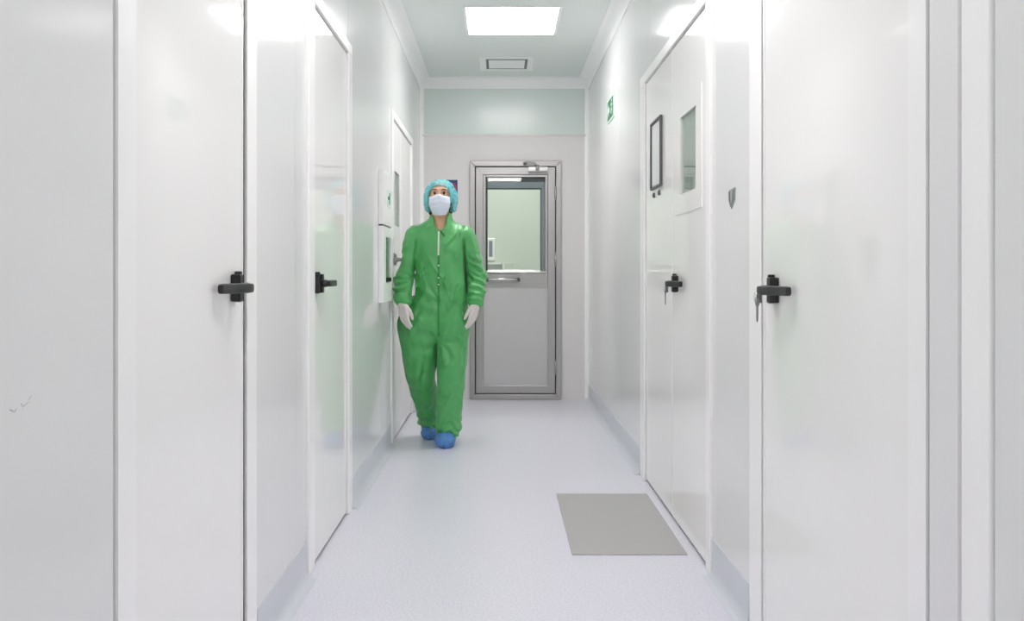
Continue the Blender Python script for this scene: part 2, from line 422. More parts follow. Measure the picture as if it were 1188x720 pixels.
# door_6: steel door in the end wall
d6 = thing('door_6', (0.135, YE, 0), 'brushed steel end door with glazed upper half and pull bar', 'door', kind='structure')
bm = NB()   # mitred frame with stepped profile
def mitred(bm, u0, u1, v0, v1, w, d0, d1, f, bottom=True):
    o_ = [(u0, v0), (u0, v1), (u1, v1), (u1, v0)]; i_ = [(u0 + w, v0 + (w if bottom else 0)), (u0 + w, v1 - w), (u1 - w, v1 - w), (u1 - w, v0 + (w if bottom else 0))]
    n = 4 if bottom else 3
    for k in range(n):
        a, b, c, d = o_[k], o_[(k + 1) % 4], i_[(k + 1) % 4], i_[k]
        vs = [[bm.verts.new(f(p[0], p[1], dd)) for p in (a, b, c, d)] for dd in (d0, d1)]
        bm.faces.new(vs[0]); bm.faces.new(vs[1][::-1])
        for j in range(4): bm.faces.new([vs[0][j], vs[0][(j + 1) % 4], vs[1][(j + 1) % 4], vs[1][j]])
mitred(bm, -0.264, 0.535, 0.001, 2.08, 0.046, -0.09, 0.022, fE)
fr6 = obj('door_frame', bm, M['steel'], d6, 0.004)
bm = NB(); box(bm, -0.216, 0.487, 0.047, 2.034, -0.075, -0.03, fE)
# leaf: stiles and rails, then panel
bm2 = NB()
box(bm2, -0.218, -0.211, 0.047, 2.034, -0.03, -0.012, fE); box(bm2, 0.482, 0.489, 0.047, 2.034, -0.03, -0.012, fE)
box(bm2, -0.211, 0.482, 2.027, 2.034, -0.03, -0.012, fE); box(bm2, -0.211, 0.482, 0.047, 0.054, -0.03, -0.012, fE)
obj('gap_shade', bm2, M['steel_dark'], d6)  # dark strips paint the shade of the gap round the steel leaf
bm.free()
bm = NB()
mitred(bm, -0.210, 0.481, 0.055, 2.026, 0.062, -0.05, 0.014, fE)
box(bm, -0.146, 0.417, 0.975, 1.095, -0.05, 0.010, fE)
leaf6 = obj('door_leaf', bm, M['steel'], d6, 0.002)
bm = NB(); box(bm, -0.140, 0.411, 0.125, 0.972, -0.05, 0.004, fE); obj('lower_panel', bm, M['steel_panel'], d6, 0.003)
bm = NB(); ring(bm, -0.148, 0.419, 0.117, 0.979, 0.008, -0.04, 0.008, fE); obj('panel_bead', bm, M['steel_bright'], d6, 0.002)
bm = NB(); ring(bm, -0.146, 0.417, 1.097, 1.962, 0.022, -0.05, 0.012, fE); obj('window_surround', bm, M['steel'], d6, 0.004)
bm = NB()
prism(bm, [(0.0, 1.105), (0.026, 1.108), (0.026, 1.112), (-0.03, 1.132), (-0.03, 1.105)], -0.135, 0.406, lambda a, b, e: (e, YE - a, b))
obj('window_sill', bm, M['steel_bright'], d6)
bm = NB(); box(bm, -0.124, 0.395, 1.90, 1.94, -0.05, -0.02, fE)
box(bm, -0.124, 0.395, 1.838, 1.848, -0.06, -0.02, fE); box(bm, -0.124, -0.108, 1.119, 1.9, -0.06, -0.02, fE); box(bm, 0.355, 0.364, 1.119, 1.9, -0.06, -0.02, fE)
wh = obj('window_header', bm, M['slate_dark'], d6)
bm = NB(); box(bm, -0.108, 0.395, 1.848, 1.90, -0.06, -0.018, fE); box(bm, 0.364, 0.395, 1.119, 1.848, -0.06, -0.018, fE); obj('glazing_bead', bm, M['slate'], wh)
bm = NB(); box(bm, -0.124, 0.395, 1.119, 1.94, -0.014, -0.009, fE); obj('window_pane', bm, M['glass'], d6)
# pull bar
bm = NB(); tube(bm, [fE(x, 1.047, 0.055) for x in (-0.10, 0.0, 0.15)], 0.014, 14)
pb = obj('pull_bar', bm, M['steel_bright'], d6)
bm = NB()
for x in (-0.105, 0.16):
    tube(bm, [fE(x, 1.047, 0.008), fE(x, 1.047, 0.05), fE(x + (0.015 if x < 0 else -0.015), 1.047, 0.056)], [0.017, 0.014, 0.013], 14)
obj('bar_mount', bm, M['frame_dark'], pb)
# door closer
bm = NB(); prism(bm, [(0.014, -0.028), (0.05, -0.028), (0.06, -0.018), (0.06, 0.010), (0.05, 0.02), (0.014, 0.02)], 0.245, 0.415, lambda a, b, e: (e, YE - a, 2.008 + b))
dc = obj('door_closer', bm, M['steel_bright'], d6, 0.003)
bm = NB(); tube(bm, [fE(x, z, d) for x, z, d in ((0.325, 2.03, 0.04), (0.30, 2.055, 0.06), (0.26, 2.068, 0.08), (0.225, 2.066, 0.06), (0.215, 2.055, 0.024))], [0.010, 0.009, 0.008, 0.009, 0.016], 10)
tube(bm, [fE(0.325, 1.99, 0.055), fE(0.325, 2.04, 0.055)], 0.018, 14)
obj('closer_arm', bm, M['steel'], dc)
for z in (1.80, 1.22, 0.28):
    bm = NB(); tube(bm, [fE(0.486, z - 0.05, 0.020), fE(0.486, z + 0.05, 0.020)], 0.011, 12)
    tube(bm, [fE(0.486, z - 0.062, 0.020), fE(0.486, z - 0.05, 0.020)], 0.007, 12); tube(bm, [fE(0.486, z + 0.05, 0.020), fE(0.486, z + 0.062, 0.020)], 0.007, 12)
    obj('hinge', bm, M['steel'], d6)

# ------------------------------------------------------------------ room beyond the steel door
bm = NB()
box(bm, -1.3, -1.2, YE + 0.09, 9.7, 0, HC); box(bm, 1.3, 1.4, YE + 0.09, 9.7, 0, HC); box(bm, -1.2, 1.3, 9.6, 9.7, 0, HC)
tag(obj('wall_rear', bm, M['room']), 'pale green wall of the room seen through the steel door window', 'wall', kind='structure')
bm = NB(); box(bm, -1.3, 1.4, YE + 0.1, 9.7, HC, HC + 0.1)
tag(obj('ceiling_rear', bm, M['ceiling']), 'ceiling of the room beyond the steel door', 'ceiling', kind='structure')
ds = thing('wall_dispenser', (-0.14, 9.6, 1.25), 'white box with dark slot on the wall seen through the door window', 'dispenser')
bm = NB(); box(bm, -0.24, -0.055, 9.50, 9.6, 1.25, 1.50); obj('housing', bm, M['profile'], ds, 0.008)
bm = NB(); box(bm, -0.125, -0.085, 9.495, 9.51, 1.29, 1.47); obj('slot', bm, M['slate'], ds, 0.003)
bm = NB(); box(bm, -0.5, 0.02, 9.42, 9.6, 1.20, 1.225)
sh = tag(obj('wall_shelf', bm, M['profile'], None, 0.003), 'narrow pale shelf under the dispenser beyond the door window', 'shelf')
bm = NB(); box(bm, 0.025, 0.14, 9.5, 9.6, 1.13, 1.22); bm2 = NB(); box(bm2, 0.03, 0.05, 9.495, 9.5, 1.14, 1.21)
so = thing('socket_box', (0.08, 9.6, 1.13), 'small pale box on the green wall low in the door window', 'box')
obj('housing', bm, M['room'], so, 0.006); obj('cover_strip', bm2, M['profile'], so, 0.001)

# ------------------------------------------------------------------ things on walls and ceiling
# ceiling lights
cx, cy = 0.08, 5.63
cl = thing('ceiling_light', (cx, cy, HC), 'square lit ceiling light panel near the far end of the corridor', 'ceiling light', 'corridor ceiling lights')
bm = NB(); ring(bm, cx - 0.318, cx + 0.318, cy - 0.318, cy + 0.318, 0.02, HC - 0.008, HC, lambda a, b, c: (a, b, c)); obj('light_frame', bm, M['vent'], cl, 0.002)
bm = NB(); box(bm, cx - 0.298, cx + 0.298, cy - 0.298, cy + 0.298, HC - 0.005, HC - 0.001); obj('diffuser', bm, M['lamp'], cl)
for y, lab in ((2.60, 'square lit ceiling light panel over the middle of the corridor, above the frame'),
               (-0.45, 'square lit ceiling light panel above the viewer'),
               (8.5, 'unseen ceiling light panel added to light the room beyond the steel door')):  # last panel is out of sight, added to light the rear room
    c = copy_tree(cl); c.location = (cx, y, HC); c['label'] = lab
    if y < 5:
        df = [ch for ch in c.children if ch.name.startswith('diffuser')][0]
        df.data = df.data.copy(); df.data.materials[0] = M['lamp_dim']
# vent
vx, vy = 0.055, 6.78
vt = thing('ceiling_vent', (vx, vy, HC), 'small square white air vent in the ceiling beyond the light panel', 'vent')
I = lambda a, b, c: (a, b, c)
bm = NB(); ring(bm, vx - 0.22, vx + 0.22, vy - 0.22, vy + 0.22, 0.052, HC - 0.008, HC, I); obj('vent_frame', bm, M['vent'], vt, 0.006)
bm = NB(); box(bm, vx - 0.165, vx + 0.165, vy - 0.165, vy + 0.165, HC - 0.003, HC - 0.001); obj('vent_throat', bm, M['vent_dark'], vt)
bm = NB(); box(bm, vx - 0.145, vx + 0.145, vy - 0.13, vy + 0.13, HC - 0.008, HC - 0.004); obj('vent_plate', bm, M['vent'], vt, 0.004)
# exit sign (running figure and arrow)
es = thing('exit_sign', (XR, 5.815, 2.165), 'small green and white emergency exit sign high on the right wall', 'sign')
bm = NB(); box(bm, 5.66, 5.97, 2.165, 2.325, 0.0, 0.008, fR); obj('sign_board', bm, M['white_sign'], es, 0.001)
def flat(bm, pts, f, d0, d1):
    A = [bm.verts.new(f(u, v, d0)) for u, v in pts]; B = [bm.verts.new(f(u, v, d1)) for u, v in pts]
    n = len(pts); bm.faces.new(A); bm.faces.new(B[::-1])
    for i in range(n): bm.faces.new([A[i], A[(i + 1) % n], B[(i + 1) % n], B[i]])
bm = NB(); box(bm, 5.672, 5.82, 2.176, 2.314, 0.008, 0.0095, fR); box(bm, 5.832, 5.958, 2.176, 2.314, 0.008, 0.0095, fR); obj('green_field', bm, M['green_sign'], es)
bm = NB()
S = lambda u, v: (5.746 + u, 2.245 + v)
flat(bm, [S(0.012 * math.cos(a), 0.046 + 0.012 * math.sin(a)) for a in [2 * PI * i / 10 for i in range(10)]], fR, 0.0096, 0.0105)
for a, b, w in (((0.0, 0.03), (0.008, -0.01), 0.018), ((0.008, -0.01), (-0.024, -0.028), 0.012), ((-0.024, -0.028), (-0.028, -0.058), 0.010),
                ((0.008, -0.01), (0.03, -0.03), 0.012), ((0.03, -0.03), (0.055, -0.032), 0.010), ((0.0, 0.026), (-0.032, 0.01), 0.009), ((0.0, 0.026), (0.034, 0.018), 0.009)):
    dx, dz = b[0] - a[0], b[1] - a[1]; l = math.hypot(dx, dz); nx, nz = -dz / l * w / 2, dx / l * w / 2
    flat(bm, [S(a[0] + nx, a[1] + nz), S(b[0] + nx, b[1] + nz), S(b[0] - nx, b[1] - nz), S(a[0] - nx, a[1] - nz)], fR, 0.0096, 0.0105)
A_ = lambda u, v: (5.895 + u, 2.245 + v)
flat(bm, [A_(0.05, 0.0), A_(0.0, 0.045), A_(0.0, 0.016), A_(-0.05, 0.016), A_(-0.05, -0.016), A_(0.0, -0.016), A_(0.0, -0.045)], fR, 0.0096, 0.0105)
obj('pictogram', bm, M['white_sign'], es)
# framed notice on the right double door
nf = thing('notice_holder', (XR, 4.12, 1.515), 'dark-framed paper notice on the far leaf of the right double door', 'notice frame')
bm = NB(); ring(bm, 3.99, 4.25, 1.52, 1.858, 0.011, 0.0, 0.014, fR); obj('holder_frame', bm, M['frame_dark'], nf, 0.003)
bm = NB(); box(bm, 4.006, 4.234, 1.536, 1.842, 0.0, 0.006, fR); obj('paper_sheet', bm, M['paper'], nf)
for u, lab in ((4.20, 'left of two small dark studs under the framed notice'), (4.06, 'right of two small dark studs under the framed notice')):
    bm = NB(); tube(bm, [fR(u, 1.492, 0.0), fR(u, 1.492, 0.006), fR(u, 1.492, 0.010)], [0.013, 0.013, 0.008], 14)
    tag(obj('wall_stud', bm, M['frame_dark']), lab, 'stud', 'studs under the framed notice')
# pointed grey tag on the right wall
pt = thing('pointed_tag', (XR, 2.787, 1.315), 'small grey pointed tag stuck on the right wall between the doors', 'tag')
bm = NB(); flat(bm, [(2.752, 1.384), (2.826, 1.380), (2.824, 1.345), (2.795, 1.315), (2.756, 1.345)], fR, -0.003, 0.004); obj('tag_plate', bm, M['grey_sign'], pt, 0.001)
bm = NB(); flat(bm, [(2.803, 1.376), (2.822, 1.375), (2.820, 1.348), (2.798, 1.322), (2.803, 1.35)], fR, 0.0041, 0.0055)
flat(bm, [(2.758, 1.378), (2.775, 1.377), (2.775, 1.35), (2.790, 1.324), (2.760, 1.348)], fR, 0.0041, 0.0055); obj('tag_stripe', bm, M['grey_dark'], pt)
# transfer hatch on the left wall
th = thing('transfer_hatch', (XL, 5.0, 0.93), 'slim white wall cabinet with narrow dark window beside the far left door', 'hatch')
bm = NB(); holed(bm, 4.82, 5.20, 0.93, 1.375, 4.92, 5.15, 1.045, 1.315, 0.0, 0.03, fL); obj('lower_cabinet', bm, M['profile'], th, 0.003)
bm = NB(); box(bm, 4.82, 5.20, 1.385, 1.70, 0.0, 0.03, fL); obj('upper_panel', bm, M['profile'], th, 0.003)
bm = NB(); box(bm, 4.83, 5.19, 1.375, 1.385, 0.0, 0.02, fL); obj('joint_gap', bm, M['frame_dark'], th)
bm = NB(); box(bm, 4.92, 5.15, 1.045, 1.315, 0.018, 0.022, fL); wp = obj('window_pane', bm, M['glass'], th)
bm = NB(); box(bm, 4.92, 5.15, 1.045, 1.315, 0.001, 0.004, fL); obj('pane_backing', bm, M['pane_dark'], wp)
bm = NB(); box(bm, 4.935, 5.135, 1.05, 1.075, 0.022, 0.034, fL); obj('latch', bm, M['black_fill'], th, 0.003)
bm = NB(); box(bm, 4.97, 5.11, 1.50, 1.60, 0.03, 0.033, fL); gp = obj('green_label', bm, M['white_sign'], th)
bm = NB(); box(bm, 5.04, 5.075, 1.515, 1.585, 0.033, 0.0345, fL); box(bm, 4.985, 5.03, 1.54, 1.56, 0.033, 0.0345, fL); obj('label_mark', bm, M['green_sign'], gp)
# blue notice on the end wall
bn = thing('blue_notice', (-0.43, YE, 1.778), 'small navy notice with red round mark on the end wall behind the cap', 'notice')
bm = NB(); box(bm, -0.492, -0.365, 1.774, 1.92, 0.0, 0.003, fE); obj('white_backing', bm, M['paper'], bn)
bm = NB(); box(bm, -0.488, -0.370, 1.778, 1.917, 0.003, 0.0045, fE); obj('navy_sheet', bm, M['blue_sign'], bn)
bm = NB()
n = 28
for k in range(n):
    a0, a1 = 2 * PI * k / n, 2 * PI * (k + 1) / n
    P = lambda r, a: (-0.405 + r * 0.8 * math.cos(a), 1.853 + r * 1.1 * math.sin(a))
    flat(bm, [P(0.018, a0), P(0.032, a0), P(0.032, a1), P(0.018, a1)], fE, 0.0046, 0.006)
obj('red_mark', bm, M['red_sign'], bn)
# keys in the two right-hand locks
def keys(f, u, z, d, label):
    k = thing('key_bunch', f(u, z, d), label, 'keys', 'keys in the right-hand locks')
    bm = NB()
    flat(bm, [(u + 0.016 * math.cos(2 * PI * i / 14), z - 0.016 + 0.014 * math.sin(2 * PI * i / 14)) for i in range(14)], f, d - 0.002, d + 0.002)
    flat(bm, [(u - 0.006, z - 0.028), (u + 0.006, z - 0.028), (u + 0.006, z - 0.066), (u, z - 0.074), (u - 0.005, z - 0.064)], f, d - 0.0015, d + 0.0015)
    obj('key', bm, M['key'], k)
    bm = NB(); pts = [f(u + 0.004 + 0.013 * math.cos(a), z - 0.004 + 0.013 * math.sin(a), d + 0.004) for a in [2 * PI * i / 16 for i in range(17)]]
    tube(bm, pts, 0.0016, 6); obj('key_ring', bm, M['steel_bright'], k)
    bm = NB()
    box(bm, u - 0.004, u + 0.008, z - 0.02, z + 0.006, d - 0.012, d, f); obj('key_shank', bm, M['key'], k)
keys(fR, 2.372, 1.036, 0.046, 'grey key bunch hanging from the near right door handle')
keys(fR, 3.690, 1.036, 0.046, 'grey key bunch hanging from the right double door handle')
# tacky mat
bm = NB(); box(bm, 0.281, 0.733, 3.265, 4.168, 0.0, 0.004)
tm = tag(obj('tacky_mat', bm, M['mat'], None, 0.0015), 'flat grey rectangular sticky mat on the floor before the right double door', 'mat')

# ------------------------------------------------------------------ implicit-surface modelling for the person
class Field:
    def __init__(s, lo, hi, h):
        s.lo = np.array(lo, float); s.h = h
        n = np.ceil((np.array(hi) - s.lo) / h).astype(int) + 1
        s.n = n; s.F = np.full(n, 0.15, np.float32)
        s.ax = [s.lo[i] + h * np.arange(n[i]) for i in range(3)]
    def sub(s, lo, hi):
        a = np.clip(np.floor((np.array(lo) - s.lo) / s.h).astype(int), 0, s.n); b = np.clip(np.ceil((np.array(hi) - s.lo) / s.h).astype(int) + 1, 0, s.n)
        sl = tuple(slice(a[i], b[i]) for i in range(3))
        X, Y, Z = np.meshgrid(s.ax[0][sl[0]], s.ax[1][sl[1]], s.ax[2][sl[2]], indexing='ij')
        return sl, X, Y, Z
    def put(s, d, sl, k, op):
        f = s.F[sl]
        if op == '+':
            if k > 0:
                h = np.clip(0.5 + 0.5 * (f - d) / k, 0, 1); s.F[sl] = f * (1 - h) + d * h - k * h * (1 - h)
            else: s.F[sl] = np.minimum(f, d)
        else:
            d = -d
            if k > 0:
                h = np.clip(0.5 - 0.5 * (f - d) / k, 0, 1); s.F[sl] = f * (1 - h) + d * h + k * h * (1 - h)
            else: s.F[sl] = np.maximum(f, d)
    def ell(s, c, r, k=0.03, op='+'):
        c = np.array(c); r = np.array(r, float); m = 0.06 + k
        sl, X, Y, Z = s.sub(c - r - m, c + r + m)
        q = np.sqrt(((X - c[0]) / r[0]) ** 2 + ((Y - c[1]) / r[1]) ** 2 + ((Z - c[2]) / r[2]) ** 2)
        q2 = np.sqrt(((X - c[0]) / r[0] ** 2) ** 2 + ((Y - c[1]) / r[1] ** 2) ** 2 + ((Z - c[2]) / r[2] ** 2) ** 2)
        d = q * (q - 1) / np.maximum(q2, 1e-6)
        d = np.where(q < 0.05, -min(r), d)
        s.put(d.astype(np.float32), sl, k, op)
    def cap(s, a, b, ra, rb, k=0.03, op='+', fy=1.0):
        """tapered capsule; fy squeezes the section along y"""
        a = np.array(a, float); b = np.array(b, float); R = max(ra, rb) + 0.06 + k
        sl, X, Y, Z = s.sub(np.minimum(a, b) - R, np.maximum(a, b) + R)
        ba = b - a; ba[1] /= fy
        px, py, pz = X - a[0], (Y - a[1]) / fy, Z - a[2]
        t = np.clip((px * ba[0] + py * ba[1] + pz * ba[2]) / max(ba.dot(ba), 1e-9), 0, 1)
        d = np.sqrt((px - t * ba[0]) ** 2 + (py - t * ba[1]) ** 2 + (pz - t * ba[2]) ** 2) - (ra + (rb - ra) * t)
        s.put((d * min(1.0, (1 + fy) / 2)).astype(np.float32), sl, k, op)
    def plane_cut(s, fn):
        sl, X, Y, Z = s.sub(s.lo, s.lo + s.h * s.n)
        s.F = np.maximum(s.F, fn(X, Y, Z).astype(np.float32))
    def displace(s, fn, band=0.03):
        ii = np.nonzero(np.abs(s.F) < band)
        X, Y, Z = (s.ax[i][ii[i]] for i in range(3))
        s.F[ii] -= fn(X, Y, Z).astype(np.float32)
    def front_y(s, x, z):
        i = int(round((x - s.lo[0]) / s.h)); k = int(round((z - s.lo[2]) / s.h))
        col = s.F[i, :, k]; j = int(np.argmax(col < 0))
        f0, f1 = col[j - 1], col[j]
        return s.ax[1][j - 1] + s.h * f0 / (f0 - f1)
    def mesh(s, name, off=(0, 0, 0)):
        F = s.F; S = F < 0
        nx, ny, nz = F.shape
        corner = [(i, j, k) for i in (0, 1) for j in (0, 1) for k in (0, 1)]
        cnt = np.zeros((nx - 1, ny - 1, nz - 1), np.int8)
        for i, j, k in corner: cnt += S[i:nx - 1 + i, j:ny - 1 + j, k:nz - 1 + k]
        act = (cnt > 0) & (cnt < 8)
        I, J, K = np.nonzero(act); N = len(I)
        idx = np.full(act.shape, -1, np.int64); idx[act] = np.arange(N)
        vals = {c: F[I + c[0], J + c[1], K + c[2]] for c in corner}
        acc = np.zeros((N, 3)); num = np.zeros(N)
        for c in corner:
            for axi in range(3):
                if c[axi] == 0:
                    c2 = list(c); c2[axi] = 1; c2 = tuple(c2)
                    a, b = vals[c], vals[c2]; m = (a < 0) != (b < 0)
                    t = np.where(m, a / np.where(m, a - b, 1), 0)
                    p = np.zeros((N, 3)); p[:] = c; p[:, axi] = t
                    acc[m] += p[m]; num[m] += 1
        V = (acc / num[:, None] + np.stack([I, J, K], 1)) * s.h + s.lo - np.array(off)
        Q = []
        for axi in range(3):
            sl0 = [slice(None)] * 3; sl1 = [slice(None)] * 3
            sl0[axi] = slice(0, -1); sl1[axi] = slice(1, None)
            a, b = S[tuple(sl0)], S[tuple(sl1)]
            d = a != b
            p = np.stack(np.nonzero(d), 1)
            o1, o2 = [q for q in range(3) if q != axi]
            ok = (p[:, o1] > 0) & (p[:, o2] > 0) & (p[:, o1] < F.shape[o1] - 1) & (p[:, o2] < F.shape[o2] - 1)
            p = p[ok]; inside = a[tuple(p.T)]
            e1 = np.zeros(3, int); e1[o1] = 1; e2 = np.zeros(3, int); e2[o2] = 1
            g = lambda q: idx[tuple(q.T)]
            quad = np.stack([g(p - e1 - e2), g(p - e2), g(p), g(p - e1)], 1)
            flip = inside if axi != 1 else ~inside
            quad[~flip] = quad[~flip][:, ::-1]
            Q.append(quad)
        Q = np.concatenate(Q)
        me = bpy.data.meshes.new(name)
        me.from_pydata(V.tolist(), [], Q.tolist()); me.update()
        me.polygons.foreach_set('use_smooth', [True] * len(me.polygons))
        return me

def mesh_obj(name, me, m, parent):
    o = bpy.data.objects.new(name, me); me.materials.append(m); COL.objects.link(o); o.parent = parent
    return o

# lattice noise
_rng = np.random.RandomState(7)
_T = _rng.rand(32, 32, 32).astype(np.float32) * 2 - 1
def noise(x, y, z):
    xi, yi, zi = np.floor(x).astype(int), np.floor(y).astype(int), np.floor(z).astype(int)
    fx, fy, fz = x - xi, y - yi, z - zi
    fx, fy, fz = (t * t * (3 - 2 * t) for t in (fx, fy, fz))
    r = 0
    for i in (0, 1):
        for j in (0, 1):
            for k in (0, 1):
                w = (fx if i else 1 - fx) * (fy if j else 1 - fy) * (fz if k else 1 - fz)
                r = r + w * _T[(xi + i) & 31, (yi + j) & 31, (zi + k) & 31]
    return r
def sstep(a, b, x):
    t = np.clip((x - a) / (b - a), 0, 1); return t * t * (3 - 2 * t)

PX, PY = -0.392, 5.45
person = thing('person', (PX, PY, 0), 'person in green coverall, turquoise cap and face mask walking forward beside the left wall', 'person')

# skeleton (local metres: x to the picture's right, y away from the viewer)
ARMS = {   # shoulder, elbow, wrist
    -1: ((-0.155, 0.01, 1.340), (-0.211, -0.030, 1.080), (-0.224, -0.185, 0.915)),
    1: ((0.158, 0.01, 1.335), (0.234, 0.045, 1.075), (0.238, -0.075, 0.905)),
}
LEGS = {   # hip, knee, ankle, toe
    -1: ((-0.090, 0.0, 0.86), (-0.105, 0.02, 0.47), (-0.088, 0.20, 0.115), (-0.078, 0.100, 0.032)),
    1: ((0.085, 0.0, 0.86), (0.078, -0.07, 0.47), (0.048, -0.045, 0.085), (0.044, -0.175, 0.031)),
}
HANDS = {  # finger direction, thumb-side direction
    -1: (Vector((0.15, -0.04, -0.99)), Vector((0.80, -0.60, 0.10))),
    1: (Vector((-0.22, -0.04, -0.97)), Vector((-0.60, -0.80, 0.10))),
}
def hand(F, side, grow=0.0, k=0.006):
    W0 = Vector(ARMS[side][2]); D, W = HANDS[side]
    D = D.normalized(); W = (W - D * W.dot(D)).normalized()
    N = D.cross(W) if side < 0 else W.cross(D)           # palm side
    if (N.y < 0): N = -N                                  # back of the hand faces the viewer
    P = lambda d, w, n=0.0: tuple(W0 + D * d + W * w + N * n)
    # metacarpals
    F.cap(P(-0.03, 0), P(0.012, 0.0), 0.024 + grow, 0.023 + grow, k)
    roots = [(0.084, 0.027), (0.088, 0.008), (0.083, -0.012), (0.075, -0.029)]
    for (d, w) in roots:
        F.cap(P(0.012, w * 0.55), P(d, w, 0.0), 0.0150 + grow, 0.0105 + grow, k)
    lens = [(0.034, 0.022, 0.018), (0.038, 0.025, 0.019), (0.035, 0.024, 0.018), (0.027, 0.018, 0.016)]
    rad = [0.0092, 0.0094, 0.0088, 0.0078]
    for fi, ((d, w), ls, r) in enumerate(zip(roots, lens, rad)):
        p = Vector(P(d, w)); ang_ = 0.0; r0 = r
        spread = (w - 0.0) * 2.2
        for j, l in enumerate(ls):
            ang_ += (0.10 + 0.04 * fi, 0.22 + 0.04 * fi, 0.16)[j]
            q = p + (D * math.cos(ang_) + N * math.sin(ang_) + W * spread * 0.6).normalized() * l
            r1 = r0 * 0.92
            F.cap(tuple(p), tuple(q), r0 + grow, r1 + grow, 0.0025)
            p, r0 = q, r1
    # thumb from the side of the palm
    t0 = Vector(P(0.022, 0.020, 0.004)); t1 = t0 + (D * 0.84 + W * 0.42 + N * 0.30).normalized() * 0.040
    t2 = t1 + (D * 0.95 + W * 0.10 + N * 0.26).normalized() * 0.030; t3 = t2 + (D * 0.96 - W * 0.04 + N * 0.22).normalized() * 0.024
    F.cap(tuple(t0), tuple(t1), 0.0155 + grow, 0.0115 + grow, k); F.cap(tuple(t1), tuple(t2), 0.0110 + grow, 0.0098 + grow, 0.003); F.cap(tuple(t2), tuple(t3), 0.0098 + grow, 0.0080 + grow, 0.003)

# ---- body: one continuous figure
B = Field((-0.34, -0.34, -0.01), (0.32, 0.30, 1.74), 0.005)
B.cap((0, 0.01, 0.92), (0, 0.01, 1.28), 0.125, 0.135, 0.05, fy=0.68)
B.cap((-0.06, 0.01, 0.86), (0.06, 0.01, 0.86), 0.10, 0.10, 0.04, fy=0.9)
B.cap((-0.12, 0.015, 1.325), (0.12, 0.015, 1.325), 0.053, 0.053, 0.05)
B.cap((0, 0.02, 1.34), (0.004, 0.0, 1.53), 0.060, 0.055, 0.03)
for s_ in (-1, 1):
    a, e, w = ARMS[s_]
    B.cap(a, e, 0.048, 0.038, 0.03); B.cap(e, w, 0.038, 0.026, 0.006)
    h_, kn, an, to = LEGS[s_]
    B.cap(h_, kn, 0.082, 0.052, 0.04); B.cap(kn, an, 0.052, 0.034, 0.02)
    B.cap((an[0], an[1] + 0.02, an[2] - 0.045), to, 0.036, 0.026, 0.03); B.cap(an, (an[0], an[1] + 0.02, an[2] - 0.045), 0.034, 0.036, 0.02)
for s_ in (-1, 1): hand(B, s_, -0.0018, 0.004)
# head (same field, so body stays one surface)
B.ell((0.004, -0.005, 1.605), (0.074, 0.092, 0.098), 0.02)
B.ell((0.004, -0.045, 1.545), (0.054, 0.060, 0.072), 0.03)
B.cap((-0.03, -0.083, 1.632), (0.038, -0.083, 1.632), 0.014, 0.014, 0.02)      # brow
B.cap((0.004, -0.098, 1.612), (0.004, -0.118, 1.572), 0.008, 0.013, 0.012)      # nose
B.ell((0.004, -0.112, 1.568), (0.017, 0.012, 0.010), 0.008)
for s_ in (-1, 1):
    B.ell((0.004 + s_ * 0.036, -0.072, 1.585), (0.022, 0.022, 0.018), 0.02)     # cheek
    B.ell((0.004 + s_ * 0.030, -0.106, 1.614), (0.016, 0.015, 0.010), 0.008, '-')  # eye socket
    B.ell((0.004 + s_ * 0.076, 0.010, 1.592), (0.012, 0.022, 0.032), 0.008)     # ear
B.ell((0.004, -0.102, 1.532), (0.024, 0.012, 0.008), 0.006)                     # lips
B.ell((0.004, -0.092, 1.500), (0.020, 0.018, 0.016), 0.02)                      # chin
mesh_obj('body', B.mesh('body'), M['skin'], person)

# eyes and brows
for s_ in (-1, 1):
    ex = 0.004 + s_ * 0.030
    bm = NB()
    bmesh.ops.create_uvsphere(bm, u_segments=20, v_segments=14, radius=0.0125, matrix=Matrix.Translation((ex, -0.083, 1.614)) @ Matrix.Rotation(PI / 2, 4, 'X'))
    for f in bm.faces:
        f.smooth = True
        c = f.calc_center_median(); f.material_index = 1 if ((c.x - ex) ** 2 + (c.z - 1.613) ** 2 < 0.0068 ** 2 and c.y < -0.083) else 0
    for v in bm.verts: v.co += person.location
    obj('eye', bm, [M['eye_white'], M['iris']], person)
    bm = NB(); pts = [(ex + t * 0.019, -0.1 + 0.008 * t * t * (1 if t * s_ > 0 else 0.3), 1.6335 + 0.004 * (1 - t * t)) for t in (-1, -0.5, 0, 0.5, 1)]
    pts = [Vector(p) + person.location for p in pts]
    tube(bm, pts, [0.0015, 0.003, 0.0034, 0.003, 0.0012], 8); obj('eyebrow', bm, M['hair'], person)
    bm = NB(); pts = [(ex + t * 0.0135, -0.0965 + 0.005 * t * t, 1.6185 + 0.0035 * (1 - t * t)) for t in (-1, -0.5, 0, 0.5, 1)]
    tube(bm, [Vector(p) + person.location for p in pts], [0.0012, 0.0022, 0.0024, 0.0022, 0.0012], 8); obj('eyelash', bm, M['hair'], person)

# hair showing under the cap at the nape
Hf = Field((-0.12, -0.08, 1.42), (0.12, 0.14, 1.64), 0.004)
Hf.cap((-0.062, 0.02, 1.56), (-0.056, 0.02, 1.495), 0.02, 0.016, 0.02); Hf.cap((0.070, 0.02, 1.56), (0.064, 0.02, 1.495), 0.02, 0.016, 0.02)
Hf.cap((-0.05, 0.05, 1.52), (0.055, 0.05, 1.52), 0.032, 0.032, 0.02)
Hf.displace(lambda x, y, z: 0.002 * noise(x * 260, y * 260, z * 30))
mesh_obj('hair', Hf.mesh('hair'), M['hair'], person)

